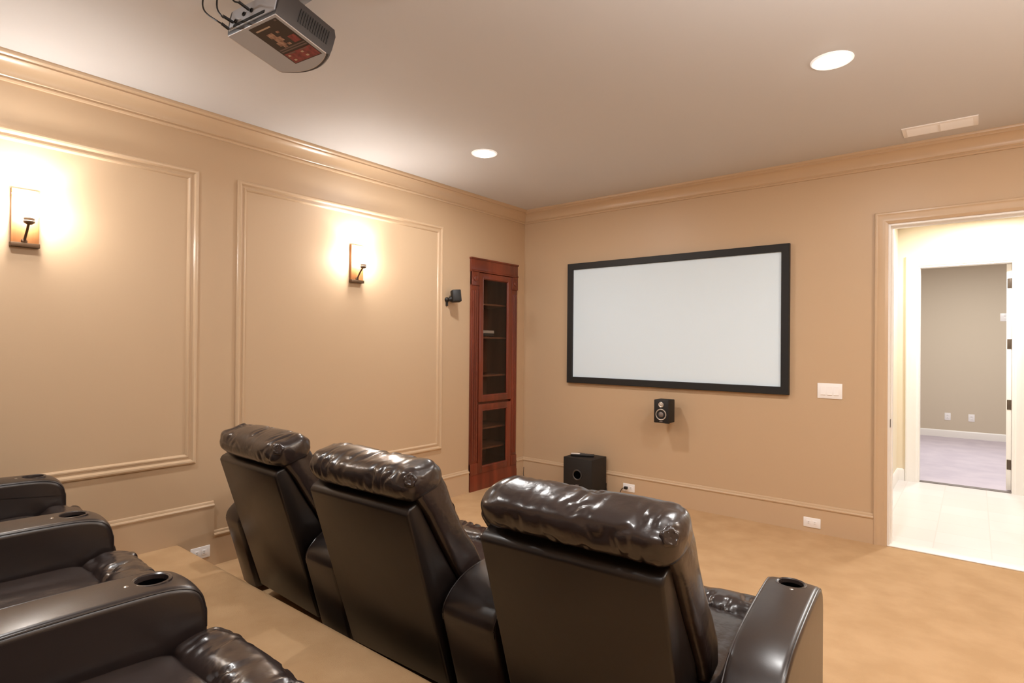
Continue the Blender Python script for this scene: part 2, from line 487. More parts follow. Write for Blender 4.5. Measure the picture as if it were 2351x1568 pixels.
t = thing('mounted_speaker', 'small black two-way speaker with silver ringed woofer under the screen', 'speaker', (1.698, 0, 0.765))
bm = BM(); box(bm, -0.068, 0.068, -0.205, -0.065, 0.0, 0.205, 0.006, 2); obj('cabinet', bm, M['blackmatte'], t)
yb = -0.205
bm = BM(); lathe(bm, [(0.050, yb + 0.002), (0.050, yb - 0.004), (0.047, yb - 0.006), (0.042, yb - 0.004), (0.042, yb + 0.002)], 36, 'y', (0, 0, 0.075)); w_ = obj('woofer', bm, M['alu'], t)
bm = BM(); lathe(bm, [(0.042, yb - 0.003), (0.038, yb - 0.0045), (0.026, yb + 0.0), (0.020, yb - 0.004), (0.010, yb - 0.009), (0.001, yb - 0.011)], 32, 'y', (0, 0, 0.075)); obj('woofer_surround', bm, M['blackmatte'], w_)
bm = BM(); lathe(bm, [(0.024, yb - 0.003), (0.020, yb - 0.007), (0.010, yb - 0.012), (0.001, yb - 0.013)], 32, 'y', (0, 0, 0.075)); obj('woofer_cone', bm, M['cone'], w_)
bm = BM(); lathe(bm, [(0.024, yb + 0.001), (0.024, yb - 0.004), (0.020, yb - 0.006), (0.014, yb - 0.003), (0.009, yb - 0.005), (0.001, yb - 0.008)], 28, 'y', (0, 0, 0.162)); obj('tweeter', bm, M['alu'], t)
bm = BM(); box(bm, -0.014, 0.014, yb - 0.0015, yb + 0.001, 0.010, 0.017, 0.0005); obj('badge', bm, M['cone'], t)
bm = BM(); tube(bm, [(0, -0.11, 0.06), (0, -0.06, 0.05), (0, -0.03, 0.05), (0, -0.008, 0.05)], 0.010, 10)
box(bm, -0.022, 0.022, -0.010, -0.0, 0.01, 0.09, 0.002); prism(bm, [(-0.15, 0.001), (-0.066, 0.001), (-0.03, 0.03), (-0.02, 0.012), (-0.07, -0.02), (-0.13, -0.006)], -0.02, 0.02, 'x'); obj('wall_bracket', bm, M['black'], t)

t = thing('mounted_speaker', 'small black satellite speaker on a swivel bracket beside the glass cabinet', 'speaker', (0, -1.165, 1.89))
bm = BM()
box(bm, -0.036, 0.036, -0.042, 0.042, -0.056, 0.056, 0.007, 2)
bm.transform(Matrix.Translation((0.088, 0.008, 0.006)) @ Matrix.Rotation(math.radians(-8), 4, 'Y') @ Matrix.Rotation(math.radians(-28), 4, 'Z'))
cb = obj('cabinet', bm, M['blackmatte'], t)
bm = BM(); box(bm, 0.035, 0.039, -0.036, 0.036, -0.050, 0.050, 0.0015)
bm.transform(Matrix.Translation((0.088, 0.008, 0.006)) @ Matrix.Rotation(math.radians(-8), 4, 'Y') @ Matrix.Rotation(math.radians(-28), 4, 'Z'))
obj('grille', bm, M['velvet'], t)
bm = BM(); bmesh.ops.create_uvsphere(bm, u_segments=20, v_segments=12, radius=0.026, matrix=Matrix.Translation((0.050, -0.022, -0.022))); obj('swivel_ball', bm, M['black'], t)
bm = BM(); lathe(bm, [(0.024, 0.0), (0.024, 0.012), (0.016, 0.02), (0.012, 0.03)], 20, 'x', (0, -0.03, -0.028)); box(bm, 0.0, 0.012, -0.042, -0.018, -0.085, -0.02, 0.003); obj('wall_bracket', bm, M['black'], t)

t = thing('subwoofer', 'black cube subwoofer with round port standing on carpet by the front wall', 'subwoofer', (0.897, -0.165, 0))
bm = BM(); box(bm, -0.160, 0.158, -0.142, 0.138, 0.014, 0.362, 0.005, 2); obj('cabinet', bm, M['blackmatte'], t)
bm = BM(); lathe(bm, [(0.052, -0.140), (0.052, -0.148), (0.046, -0.150), (0.038, -0.144), (0.034, -0.1425)], 32, 'y', (0, 0, 0.205), cap=False); pt_ = obj('port_ring', bm, M['port'], t)
bm = BM(); lathe(bm, [(0.040, -0.1445), (0.001, -0.1435)], 32, 'y', (0, 0, 0.205)); obj('port_opening', bm, M['hole'], pt_)
bm = BM(); box(bm, -0.018, 0.018, -0.1445, -0.141, 0.098, 0.112, 0.001); obj('badge', bm, M['cone'], t)
for sx in (-1, 1):
    for sy in (-1, 1):
        bm = BM(); lathe(bm, [(0.016, 0.0), (0.018, 0.014)], 14, 'z', (sx * 0.13, sy * 0.115, 0)); obj('foot', bm, M['black'], t)

t = thing('remote_control', 'slim remote control with silver end lying on the black subwoofer', 'remote control', (0.875, -0.18, 0.3625), math.radians(25))
bm = BM(); box(bm, -0.115, 0.115, -0.028, 0.028, 0, 0.024, 0.009, 3); obj('body', bm, M['black'], t)
bm = BM(); box(bm, -0.110, -0.025, -0.023, 0.023, 0.0230, 0.0255, 0.001); obj('button_panel', bm, M['media'], t)
bm = BM()
for i in range(5):
    for j in range(3): box(bm, -0.015 + i * 0.02 - 0.005, -0.015 + i * 0.02 + 0.005, -0.012 + j * 0.012 - 0.003, -0.012 + j * 0.012 + 0.003, 0.023, 0.0262)
obj('buttons', bm, M['slot'], t)

bm = BM(); tube(bm, [(1.056, -0.028, 0.10), (1.058, -0.028, 0.04), (1.10, -0.05, 0.006), (1.16, -0.055, 0.006), (1.21, -0.055, 0.03), (1.24, -0.055, 0.08), (1.262, -0.05, 0.093)], 0.0035, 8)
pc = tag(obj('power_cord', bm, M['cable']), 'black power cord running from the subwoofer to the wall outlet', 'cord')
bm = BM(); box(bm, 1.258, 1.292, -0.058, -0.0275, 0.080, 0.106, 0.006, 2); obj('plug', bm, M['black'], pc)
bm = BM(); tube(bm, [(0.05, -0.14, 0.005), (0.08, -0.19, 0.005), (0.13, -0.21, 0.005), (0.19, -0.16, 0.005), (0.21, -0.08, 0.005), (0.12, -0.05, 0.006), (0.06, -0.06, 0.03), (0.045, -0.04, 0.12)], 0.003, 8)
tag(obj('speaker_wire', bm, M['cable']), 'thin dark wire looped on the carpet in the corner by the cabinet', 'wire')

# ------------------------------------------------------------------ built-in cabinet
t = thing('display_cabinet', 'tall built-in cherry wood cabinet with two glazed doors in the left wall', 'cabinet', (0, -0.511, 0))
y0, y1 = CY0 + 0.511, CY1 + 0.511
bm = BM()
D = -0.40
box(bm, D, 0.0, y0 + 0.002, y0 + 0.02, 0.02, 2.29); box(bm, D, 0.0, y1 - 0.02, y1 - 0.002, 0.02, 2.29)
box(bm, D, D + 0.012, y0 + 0.02, y1 - 0.02, 0.02, 2.29)
box(bm, D, 0.0, y0 + 0.02, y1 - 0.02, 0.02, 0.15); box(bm, D, 0.0, y0 + 0.02, y1 - 0.02, 2.20, 2.29)
box(bm, D, -0.02, y0 + 0.02, y1 - 0.02, 0.845, 0.875)
obj('carcass', bm, M['wood_dark'], t)
for z in (1.865, 1.525, 1.135, 0.60, 0.395):
    bm = BM(); box(bm, D + 0.012, -0.035, y0 + 0.02, y1 - 0.02, z - 0.018, z, 0.002); obj('shelf', bm, M['wood_dark'], t)
bm = BM()
box(bm, 0.0, 0.022, y0 - 0.006, y1 + 0.006, 2.165, 2.300, 0.003)
prism(bm, [(0.022, 2.165), (0.030, 2.168), (0.030, 2.178), (0.022, 2.186)], y0 - 0.006, y1 + 0.006, 'y')
prism(bm, [(0.0, 2.288), (0.026, 2.288), (0.032, 2.294), (0.032, 2.304), (0.0, 2.304)], y0 - 0.012, y1 + 0.012, 'y')
obj('header', bm, M['wood'], t, 25)
def pilaster(yc, w):
    bm = BM()
    box(bm, 0.0, 0.020, yc - w / 2, yc + w / 2, 0.16, 2.165, 0.002)
    n = 3
    for i in range(n):
        yy = yc + (i - 1) * w * 0.27
        lathe(bm, [(w * 0.11, 0.30), (w * 0.11, 1.98)], 10, 'z', (0.020, yy, 0))
    box(bm, 0.0, 0.030, yc - w / 2, yc + w / 2, 2.03, 2.165, 0.004)
    lathe(bm, [(w * 0.30, 0.028), (w * 0.30, 0.036), (w * 0.2, 0.042), (w * 0.08, 0.038), (0.001, 0.044)], 20, 'x', (0, yc, 2.098))
    box(bm, 0.0, 0.028, yc - w / 2, yc + w / 2, 0.16, 0.27, 0.003)
    return bm
obj('pilaster', pilaster(-0.309, 0.105), M['wood'], t, 25)
obj('pilaster', pilaster(0.314, 0.095), M['wood'], t, 25)
bm = BM()
prism(bm, [(0.0, 0.0), (0.030, 0.0), (0.030, 0.115), (0.026, 0.125), (0.026, 0.140), (0.022, 0.150), (0.022, 0.165), (0.0, 0.165)], y0 - 0.004, y1 + 0.004, 'y')
obj('plinth', bm, M['wood'], t, 25)
def cab_door(z0, z1, rail_t, rail_b):
    a, b, s = -0.252, 0.262, 0.058
    bm = BM()
    box(bm, 0.002, 0.026, a, a + s, z0, z1, 0.003); box(bm, 0.002, 0.026, b - s, b, z0, z1, 0.003)
    box(bm, 0.002, 0.026, a + s, b - s, z0, z0 + rail_b, 0.003); box(bm, 0.002, 0.026, a + s, b - s, z1 - rail_t, z1, 0.003)
    frame_sweep(bm, [(0, 0.026), (0.004, 0.029), (0.009, 0.026), (0.016, 0.014), (0.016, 0.006)], a + s - 0.004, b - s + 0.004, z0 + rail_b - 0.004, z1 - rail_t + 0.004, lambda p, q, h: (h, p, q))
    d = obj('door', bm, M['wood'], t, 25)
    bm = BM(); v_ = [bm.verts.new((0.011, p, q_)) for p, q_ in [(a + s - 0.004, z0 + rail_b - 0.004), (b - s + 0.004, z0 + rail_b - 0.004), (b - s + 0.004, z1 - rail_t + 0.004), (a + s - 0.004, z1 - rail_t + 0.004)]]
    bm.faces.new(v_); obj('glass_pane', bm, M['glass'], d)
cab_door(0.872, 2.160, 0.050, 0.058)
cab_door(0.165, 0.850, 0.062, 0.056)
t = thing('media_player', 'slim silver media box on a shelf behind the upper cabinet glass', 'media player', (-0.14, -0.575, 1.527))
bm = BM(); box(bm, -0.09, 0.10, -0.13, 0.115, 0.008, 0.062, 0.004); obj('housing', bm, M['greydark'], t)
bm = BM(); box(bm, 0.0985, 0.104, -0.13, 0.115, 0.036, 0.064, 0.002); obj('front_panel', bm, M['media'], t)
for sx in (-1, 1):
    for sy in (-1, 1):
        bm = BM(); lathe(bm, [(0.01, 0.0), (0.01, 0.009)], 10, 'z', (sx * 0.07, sy * 0.095, 0)); obj('foot', bm, M['black'], t)

# ------------------------------------------------------------------ wall sconces
def make_sconce(label, y, group):
    t = thing('wall_sconce', label, 'wall lamp', (0, y, 1.929), 0, group)
    bm = BM(); box(bm, 0, 0.026, -0.057, 0.057, 0.018, 0.30, 0.003); obj('back_plate', bm, M['oak'], t)
    bm = BM(); box(bm, 0, 0.036, -0.060, 0.060, 0.0, 0.022, 0.002); obj('ledge', bm, M['iron'], t)
    bm = BM(); tube(bm, [(0.028, -0.004, 0.022), (0.042, -0.003, 0.05), (0.066, 0, 0.085), (0.088, 0, 0.108), (0.10, 0, 0.118)], 0.0062, 10)
    lathe(bm, [(0.014, 0.0), (0.012, 0.008), (0.004, 0.012)], 14, 'x', (0.026, -0.004, 0.03)); obj('arm', bm, M['iron'], t)
    bm = BM(); lathe(bm, [(0.010, 0.108), (0.022, 0.116), (0.024, 0.124), (0.021, 0.128), (0.023, 0.14), (0.018, 0.146)], 24, 'z', (0.103, 0, 0)); obj('socket_cup', bm, M['iron'], t)
    bm = BM(); lathe(bm, [(0.024, 0.142), (0.038, 0.150), (0.044, 0.17), (0.050, 0.205), (0.058, 0.235), (0.069, 0.258), (0.067, 0.259), (0.055, 0.235), (0.047, 0.205), (0.041, 0.172), (0.034, 0.153), (0.02, 0.147)], 32, 'z', (0.103, 0, 0), cap=False)
    tag(obj('glass_shade', bm, M['shade'], t), 'glowing white flared glass shade')
    return t
make_sconce('lit wall sconce at the left edge in the panel nearest the camera', -4.273, 'lit wall sconces on the left wall')
make_sconce('lit wall sconce in the panel next to the cabinet, above the front recliners', -2.215, 'lit wall sconces on the left wall')

# ------------------------------------------------------------------ ceiling fixtures
def downlight(label, x, y):
    t = thing('downlight', label, 'ceiling light', (x, y, H), 0, 'lit recessed ceiling lights')
    bm = BM(); lathe(bm, [(0.098, 0.0), (0.098, -0.004), (0.092, -0.008), (0.078, -0.007), (0.074, -0.003), (0.074, 0.0)], 48, 'z', cap=False); obj('trim_ring', bm, M['fixture'], t)
    bm = BM(); lathe(bm, [(0.075, -0.0035), (0.068, -0.012), (0.05, -0.020), (0.025, -0.025), (0.001, -0.026)], 40, 'z'); obj('lens', bm, M['lamp'], t)
downlight('bright round recessed ceiling light nearest the air vent', 3.293, -1.745)
downlight('bright round recessed ceiling light near the left wall crown, above the cabinet side', 0.953, -1.75)

t = thing('ceiling_vent', 'white rectangular air register on the ceiling near the doorway', 'air vent', (3.676, -0.338, H))
VX, VY = 0.200, 0.098
bm = BM(); frame_sweep(bm, [(0, 0.0), (0.002, 0.005), (0.020, 0.009), (0.026, 0.007), (0.026, 0.001)], -VX, VX, -VY, VY, lambda a, b, h: (a, b, -h)); obj('frame', bm, M['plate'], t)
bm = BM(); box(bm, -VX + 0.024, VX - 0.024, -VY + 0.024, VY - 0.024, -0.002, 0.0); obj('backing', bm, M['media'], t)
bm = BM()
for s in (-1, 1):
    for i in range(7):
        yy = -VY + 0.034 + i * 0.0215
        prism(bm, [(yy - 0.008, -0.003), (yy + 0.008, -0.0085), (yy + 0.009, -0.0075), (yy - 0.007, -0.002)], s * 0.006 if s > 0 else -VX + 0.026, VX - 0.026 if s > 0 else -0.006, 'x')
box(bm, -0.006, 0.006, -VY + 0.026, VY - 0.026, -0.009, -0.001)
obj('louvre', bm, M['plate'], t)

# ------------------------------------------------------------------ projector
t = thing('projector', 'grey ceiling projector with a dark red picture label underneath', 'projector', (1.636, -3.790, 2.661), 0, None, (math.radians(-10.7), math.radians(0.1), math.radians(6.5)))
# local: x across, y towards the screen, z up, the visible face (with the label) is z = 0
W2, L2_ = 0.155, 0.125
def front(x):
    return L2_ + 0.046 * (1 - (x / W2) ** 2) - 0.004
outl = [(-W2, -L2_), (W2, -L2_)] + [(W2 - 2 * W2 * i / 20, front(W2 - 2 * W2 * i / 20)) for i in range(21)]
def outs(s, dy=0.0):
    return [(x * s, y * s + dy) for x, y in outl]
def lip(s, e):
    return [(x * s, y * s + (e if y > 0 else 0.0)) for x, y in outl]
bm = BM()
loft(bm, [[(x, y, 0.004) for x, y in lip(0.985, 0.012)], [(x, y, 0.010) for x, y in lip(1.0, 0.016)], [(x * 1.03, y, 0.030) for x, y in lip(1.0, 0.018)], [(x * 1.08, y, 0.085) for x, y in lip(1.0, 0.018)], [(x * 1.06, y, 0.115) for x, y in lip(0.99, 0.012)], [(x, y, 0.122) for x, y in outs(0.95)]])
obj('body', bm, M['greydark'], t, 30)
bm = BM()
loft(bm, [[(x, y, 0.0) for x, y in outs(0.972)], [(x, y, 0.003) for x, y in outs(0.985)], [(x, y, 0.010) for x, y in outs(0.985)]])
obj('face_panel', bm, M['grey'], t, 30)
bm = BM()
edge = outs(0.98)
P = [(x, y, 0.0015) for x, y in edge] + [(edge[0][0], edge[0][1], 0.0015)]
tube(bm, P, 0.0022, 6, 0)
obj('silver_edge', bm, M['silver'], t)
# rear connector panel
bm = BM(); box(bm, -0.145, 0.150, -0.131, -0.124, 0.018, 0.108, 0.003); rp = obj('connector_panel', bm, M['grey'], t)
bm = BM(); box(bm, -0.11, 0.09, -0.1335, -0.130, 0.022, 0.034); obj('port', bm, M['dark'], rp)
for x in (-0.10, -0.05, 0.0):
    bm = BM(); lathe(bm, [(0.009, -0.130), (0.009, -0.136), (0.006, -0.136), (0.006, -0.131)], 14, 'y', (x, 0, 0.062 if x > -0.08 else 0.046)); obj('port', bm, M['black'], rp)
# side vent ribs
for s in (-1, 1):
    bm = BM()
    for i in range(13):
        yy = -0.035 + i * 0.0115
        a = s * (W2 * 1.03 + 0.0005); b = s * (W2 * 1.08 + 0.0035)
        prism(bm, [(a, 0.032), (b, 0.085), (b + s * 0.002, 0.084), (a + s * 0.002, 0.031)], yy, yy + 0.005, 'y')
    obj('side_vent', bm, M['black'], t, None)
bm = BM(); lathe(bm, [(0.040, 0.150), (0.040, 0.1800), (0.034, 0.1815), (0.030, 0.176)], 28, 'y', (0.055, 0, 0.062)); ln = obj('lens_barrel', bm, M['black'], t)
bm = BM(); lathe(bm, [(0.031, 0.1755), (0.02, 0.178), (0.001, 0.179)], 24, 'y', (0.055, 0, 0.062)); obj('lens_glass', bm, M['lens'], ln)
# label sheet on the face (plain blocks of colour)
bm = BM()
zz = -0.0004
def q(x0, x1, y0_, y1_, mi, z=zz):
    f = bm.faces.new([bm.verts.new((x0, y0_, z)), bm.verts.new((x1, y0_, z)), bm.verts.new((x1, y1_, z)), bm.verts.new((x0, y1_, z))])
    f.material_index = mi
lx0, lx1, ly0, ly1 = -0.032, 0.138, -0.112, 0.112
q(lx0, lx1, ly0, ly1, 0)
q(-0.014, 0.072, -0.092, -0.085, 2, -0.0008)
q(0.118, 0.130, -0.108, -0.100, 4, -0.0008)
for x0, x1, a, b in [(0.010, 0.045, -0.062, -0.035), (0.018, 0.062, -0.035, -0.012), (0.006, 0.048, -0.012, 0.010), (0.02, 0.04, 0.010, 0.022), (0.066, 0.082, -0.06, -0.05), (0.052, 0.07, 0.004, 0.016)]:
    q(x0, x1, a, b, 3, -0.0008)
q(0.088, 0.128, -0.022, 0.016, 1, -0.0008)
for k in range(2):
    q(-0.022, 0.132, 0.024 + k * 0.011, 0.030 + k * 0.011, 4, -0.0008)
q(-0.026, 0.134, 0.050, 0.108, 1, -0.0008)
for x, y in [(-0.016, 0.060), (-0.012, 0.088), (0.062, 0.062), (0.066, 0.086)]:
    q(x, x + 0.014, y, y + 0.009, 2, -0.0012)
q(0.07, 0.11, 0.052, 0.057, 4, -0.0012); q(0.0, 0.04, 0.052, 0.057, 4, -0.0012)
tag(obj('picture_label', bm, [M['lab_dark'], M['lab_red'], M['lab_cream'], M['lab_brown'], M['lab_grey']], t, None), 'dark red printed label sheet')
bm = BM()
q_ = [(0.0, -0.02, 0.10), (0.0, 0.0, 0.17)]
lathe(bm, [(0.022, 0.118), (0.022, 0.20)], 20, 'z', (0, 0.02, 0))
box(bm, -0.075, 0.075, -0.05, 0.09, 0.119, 0.130, 0.003)
for s in (-1, 1): tube(bm, [(s * 0.07, 0.02, 0.13), (s * 0.03, 0.02, 0.16), (0, 0.02, 0.17)], 0.007, 8)
mt = obj('ceiling_mount', bm, M['black'], t)
bm = BM(); box(bm, -0.07, 0.07, -0.07, 0.07, 2.888, 2.8995, 0.003); lathe(bm, [(0.022, 2.83), (0.022, 2.89)], 20, 'z')
bm.transform(Matrix.Translation((1.636, -3.735, 0)))
bm.transform((Matrix.Translation(t.location) @ t.rotation_euler.to_matrix().to_4x4()).inverted())
obj('mount_plate', bm, M['black'], mt)

PT = Matrix.Translation(t.location) @ t.rotation_euler.to_matrix().to_4x4()
def pl(x, y, z): return tuple(PT @ Vector((x, y, z)))
def cable(label, pts, plug_at, r=0.004):
    bm = BM(); tube(bm, pts, r, 8, 10)
    c = tag(obj('projector_cable', bm, M['cable']), label, 'cable', 'black cables at the projector')
    a, b = Vector(plug_at[0]), Vector(plug_at[1])
    bm = BM(); tube(bm, [a, a.lerp(b, 0.5), b], 0.0062, 10, 3); obj('plug', bm, M['black'], c)
cable('outer black cable looping widest from the back of the ceiling projector',
      [(1.40, -3.97, 2.897), (1.428, -3.995, 2.84), (1.436, -4.0, 2.795), (1.475, -4.0, 2.752), (1.54, -3.985, 2.705), pl(-0.140, -0.160, 0.026)],
      (pl(-0.140, -0.164, 0.026), pl(-0.140, -0.1335, 0.024)), 0.0032)
cable('inner black cable curling down to the left end of the ceiling projector',
      [(1.525, -3.97, 2.897), (1.553, -3.995, 2.80), (1.563, -4.0, 2.742), (1.592, -3.992, 2.702), pl(-0.118, -0.170, 0.044)],
      (pl(-0.118, -0.176, 0.044), pl(-0.117, -0.1345, 0.046)), 0.0032)
cable('short black cable dropping straight into the middle of the projector back',
      [(1.625, -3.97, 2.897), (1.655, -3.99, 2.80), (1.692, -4.0, 2.728), pl(-0.012, -0.175, 0.066)],
      (pl(-0.012, -0.18, 0.066), pl(-0.011, -0.1375, 0.065)), 0.0032)

# ------------------------------------------------------------------ recliners
def sgnpow(v, e): return math.copysign(abs(v) ** e, v)

def pillow_bm(L, ry, rz, seed, wr=0.005, n=72, m=56, gather=0.010, ex=2.4, ends=14):
    """soft bolster along x with puckered ends and creases across it"""
    bm = BM()
    rings = []
    off = Vector((seed * 7.3, seed * 3.1, seed * 1.7))
    for i in range(n + 1):
        u = math.sin((i / n - 0.5) * PI)                       # more rings near the ends
        u = 0.5 * u + 0.5 * (2 * i / n - 1)
        au = abs(u)
        e = max(0.0, 1 - au ** ends) ** 0.34
        e = max(e, 0.02)
        ring = []
        for j in range(m):
            t = 2 * PI * j / m
            cy, cz = sgnpow(math.cos(t), 2 / ex), sgnpow(math.sin(t), 2 / ex)
            x = u * L
            g = max(0.0, (au - 0.72) / 0.28)
            d = gather * g * (1 - g) * 4 * math.sin(6 * t + seed)
            top = 0.5 + 0.5 * math.sin(t)
            v = Vector((x * 22, math.cos(t) * 1.1, math.sin(t) * 1.1)) + off
            nz = 1 - abs(noise.noise(v)) * 2
            v2 = Vector((x * 9, math.cos(t) * 0.8, math.sin(t) * 0.8)) + off
            msk = max(0.0, noise.noise(v2) + 0.28) * 1.4
            d -= wr * max(0.0, nz - 0.35) * (0.35 + 0.65 * top) * msk * 2.0
            d += 0.006 * noise.noise(Vector((x * 5, math.cos(t), math.sin(t))) + off * 2)
            ring.append((x, cy * (ry * e + d * e), cz * (rz * e + d * e)))
        rings.append(ring)
    loft(bm, rings)
    return bm

def shell_bm(w, seed=0.0):
    poly = [(0.0, 0.822), (0.012, 0.842), (0.058, 0.862), (0.090, 0.80), (0.164, 0.676), (0.272, 0.509), (0.315, 0.40), (0.33, 0.10), (0.236, 0.08)]
    bm = BM()
    prism(bm, poly, -w / 2, w / 2, 'x', 0.010, 3)
    return bm

def cushion_bm(w):
    poly = [(0.028, 0.885), (0.06, 0.965), (0.145, 0.965), (0.185, 0.905), (0.215, 0.835), (0.255, 0.765), (0.293, 0.705), (0.355, 0.625), (0.41, 0.535), (0.42, 0.44), (0.32, 0.42), (0.278, 0.505), (0.172, 0.672), (0.095, 0.80)]
    bm = BM()
    prism(bm, poly, -w / 2, w / 2, 'x', 0.022, 4)
    return bm

ARM = [(0.255, 0.03), (0.185, 0.28), (0.150, 0.40), (0.148, 0.44), (0.165, 0.475), (0.21, 0.515), (0.27, 0.548), (0.36, 0.570), (0.48, 0.580), (0.62, 0.584), (0.78, 0.584), (0.88, 0.580), (0.937, 0.566), (0.967, 0.540), (0.980, 0.50), (0.984, 0.44), (0.984, 0.03)]
def arm_mesh(xf, wf, xb, wb, cup=True):
    """arm from front centre xf/width wf to back centre xb/width wb (local x)"""
    def hw(y):
        k = min(1.0, max(0.0, (0.92 - y) / 0.72))
        return xf + (xb - xf) * k, (wf + (wb - wf) * k) / 2
    pts = [(p.x, p.y) for p in spline([(a, b, 0) for a, b in ARM], 4)]
    n = len(pts)
    cen = Vector((0.56, 0.25))
    nor = []
    for i, (y, z) in enumerate(pts):
        a = Vector(pts[max(i - 1, 0)]); b = Vector(pts[min(i + 1, n - 1)])
        d = (b - a).normalized()
        nv = Vector((-d.y, d.x))
        if nv.dot(Vector((y, z)) - cen) < 0: nv = -nv
        nor.append(nv)
    R = 0.022
    prof = []                                   # (fraction across -1..1, flat; sink)
    K = 6
    cols = [(-1, R + 0.001, 0)]
    for i in range(K + 1):
        a = PI / 2 * i / K
        cols.append((-1, R * (1 - math.sin(a)), R * (1 - math.cos(a))))
    M_ = [(-0.5), 0.0, 0.5]
    bm = BM()
    rows = []
    for (y, z), nv in zip(pts, nor):
        c, h = hw(y)
        row = []
        for s, sink, ins in cols[1:]:
            row.append((c - h + ins, sink))
        for q2 in M_:
            row.append((c + q2 * (h - R), -0.004 * (1 - q2 * q2)))
        for s, sink, ins in reversed(cols[1:]):
            row.append((c + h - ins, sink))
        rows.append([bm.verts.new((x, y - nv.x * sk, z - nv.y * sk)) for x, sk in row])
    m = len(rows[0])
    for a, b in zip(rows, rows[1:]):
        for j in range(m - 1):
            bm.faces.new([a[j], a[j + 1], b[j + 1], b[j]])
    bm.faces.new([r[0] for r in rows])
    bm.faces.new([r[-1] for r in rows][::-1])
    bm.faces.new(list(rows[0])[::-1] + []) if False else None
    # close the underside
    bot = rows[0]; top = rows[-1]
    bm.faces.new([bot[j] for j in range(m)] + [top[j] for j in range(m - 1, -1, -1)])
    bmesh.ops.recalc_face_normals(bm, faces=bm.faces[:])
    pip = []
    for side in (-1, 1):
        line = []
        for (y, z), nv in zip(pts, nor):
            if z < 0.40: continue
            c, h = hw(y)
            line.append((c + side * (h - 0.007), y + nv.x * -0.0065, z + nv.y * -0.0065))
        pip.append(line)
    return bm, xf, pip

CUPY, CUPR = 0.862, 0.043
def finish_arm(bm, xf, pip, parent):
    me = bpy.data.meshes.new('armrest'); bm.to_mesh(me); bm.free()
    a = bpy.data.objects.new('tmp_a', me); COL.objects.link(a)
    b2 = BM(); lathe(b2, [(CUPR, 0.505), (CUPR, 0.70)], 36, 'z', (xf, CUPY, 0))
    bmesh.ops.recalc_face_normals(b2, faces=b2.faces[:])
    mb = bpy.data.meshes.new('tmp_b'); b2.to_mesh(mb); b2.free()
    b = bpy.data.objects.new('tmp_b', mb); COL.objects.link(b)
    md = a.modifiers.new('cut', 'BOOLEAN'); md.operation = 'DIFFERENCE'; md.object = b; md.solver = 'EXACT'
    dg = bpy.context.evaluated_depsgraph_get(); dg.update()
    me2 = bpy.data.meshes.new_from_object(a.evaluated_get(dg))
    bpy.data.objects.remove(a); bpy.data.objects.remove(b)
    me2.materials.clear(); me2.materials.append(M['leather_plain'])
    for p in me2.polygons: p.use_smooth = True
    me2.set_sharp_from_angle(angle=math.radians(38))
    o = bpy.data.objects.new('armrest', me2); COL.objects.link(o); o.parent = parent
    bm = BM(); lathe(bm, [(CUPR + 0.010, 0.5805), (CUPR + 0.009, 0.5855), (CUPR + 0.004, 0.5868), (CUPR - 0.001, 0.584), (CUPR - 0.003, 0.572), (CUPR - 0.005, 0.512), (0.001, 0.510)], 40, 'z', (xf, CUPY, 0), cap=False)
    for line in pip:
        b3 = BM(); tube(b3, line, 0.0035, 8, 0); obj('piping', b3, M['leather_plain'], o)
    c = obj('cup_holder', bm, M['rim'], o)
    bm = BM(); lathe(bm, [(CUPR - 0.004, 0.572), (CUPR - 0.0055, 0.513), (0.001, 0.5115)], 32, 'z', (xf, CUPY, 0), cap=False)
    obj('cup_well', bm, M['hole'], o)
    bm = BM(); lathe(bm, [(0.0065, 0.582), (0.0065, 0.5875), (0.004, 0.589), (0.0005, 0.5895)], 14, 'z', (xf + 0.012, CUPY - CUPR - 0.022, 0))
    tag(obj('control_button', bm, M['chrome'], o), 'small shiny metal button')
    return o

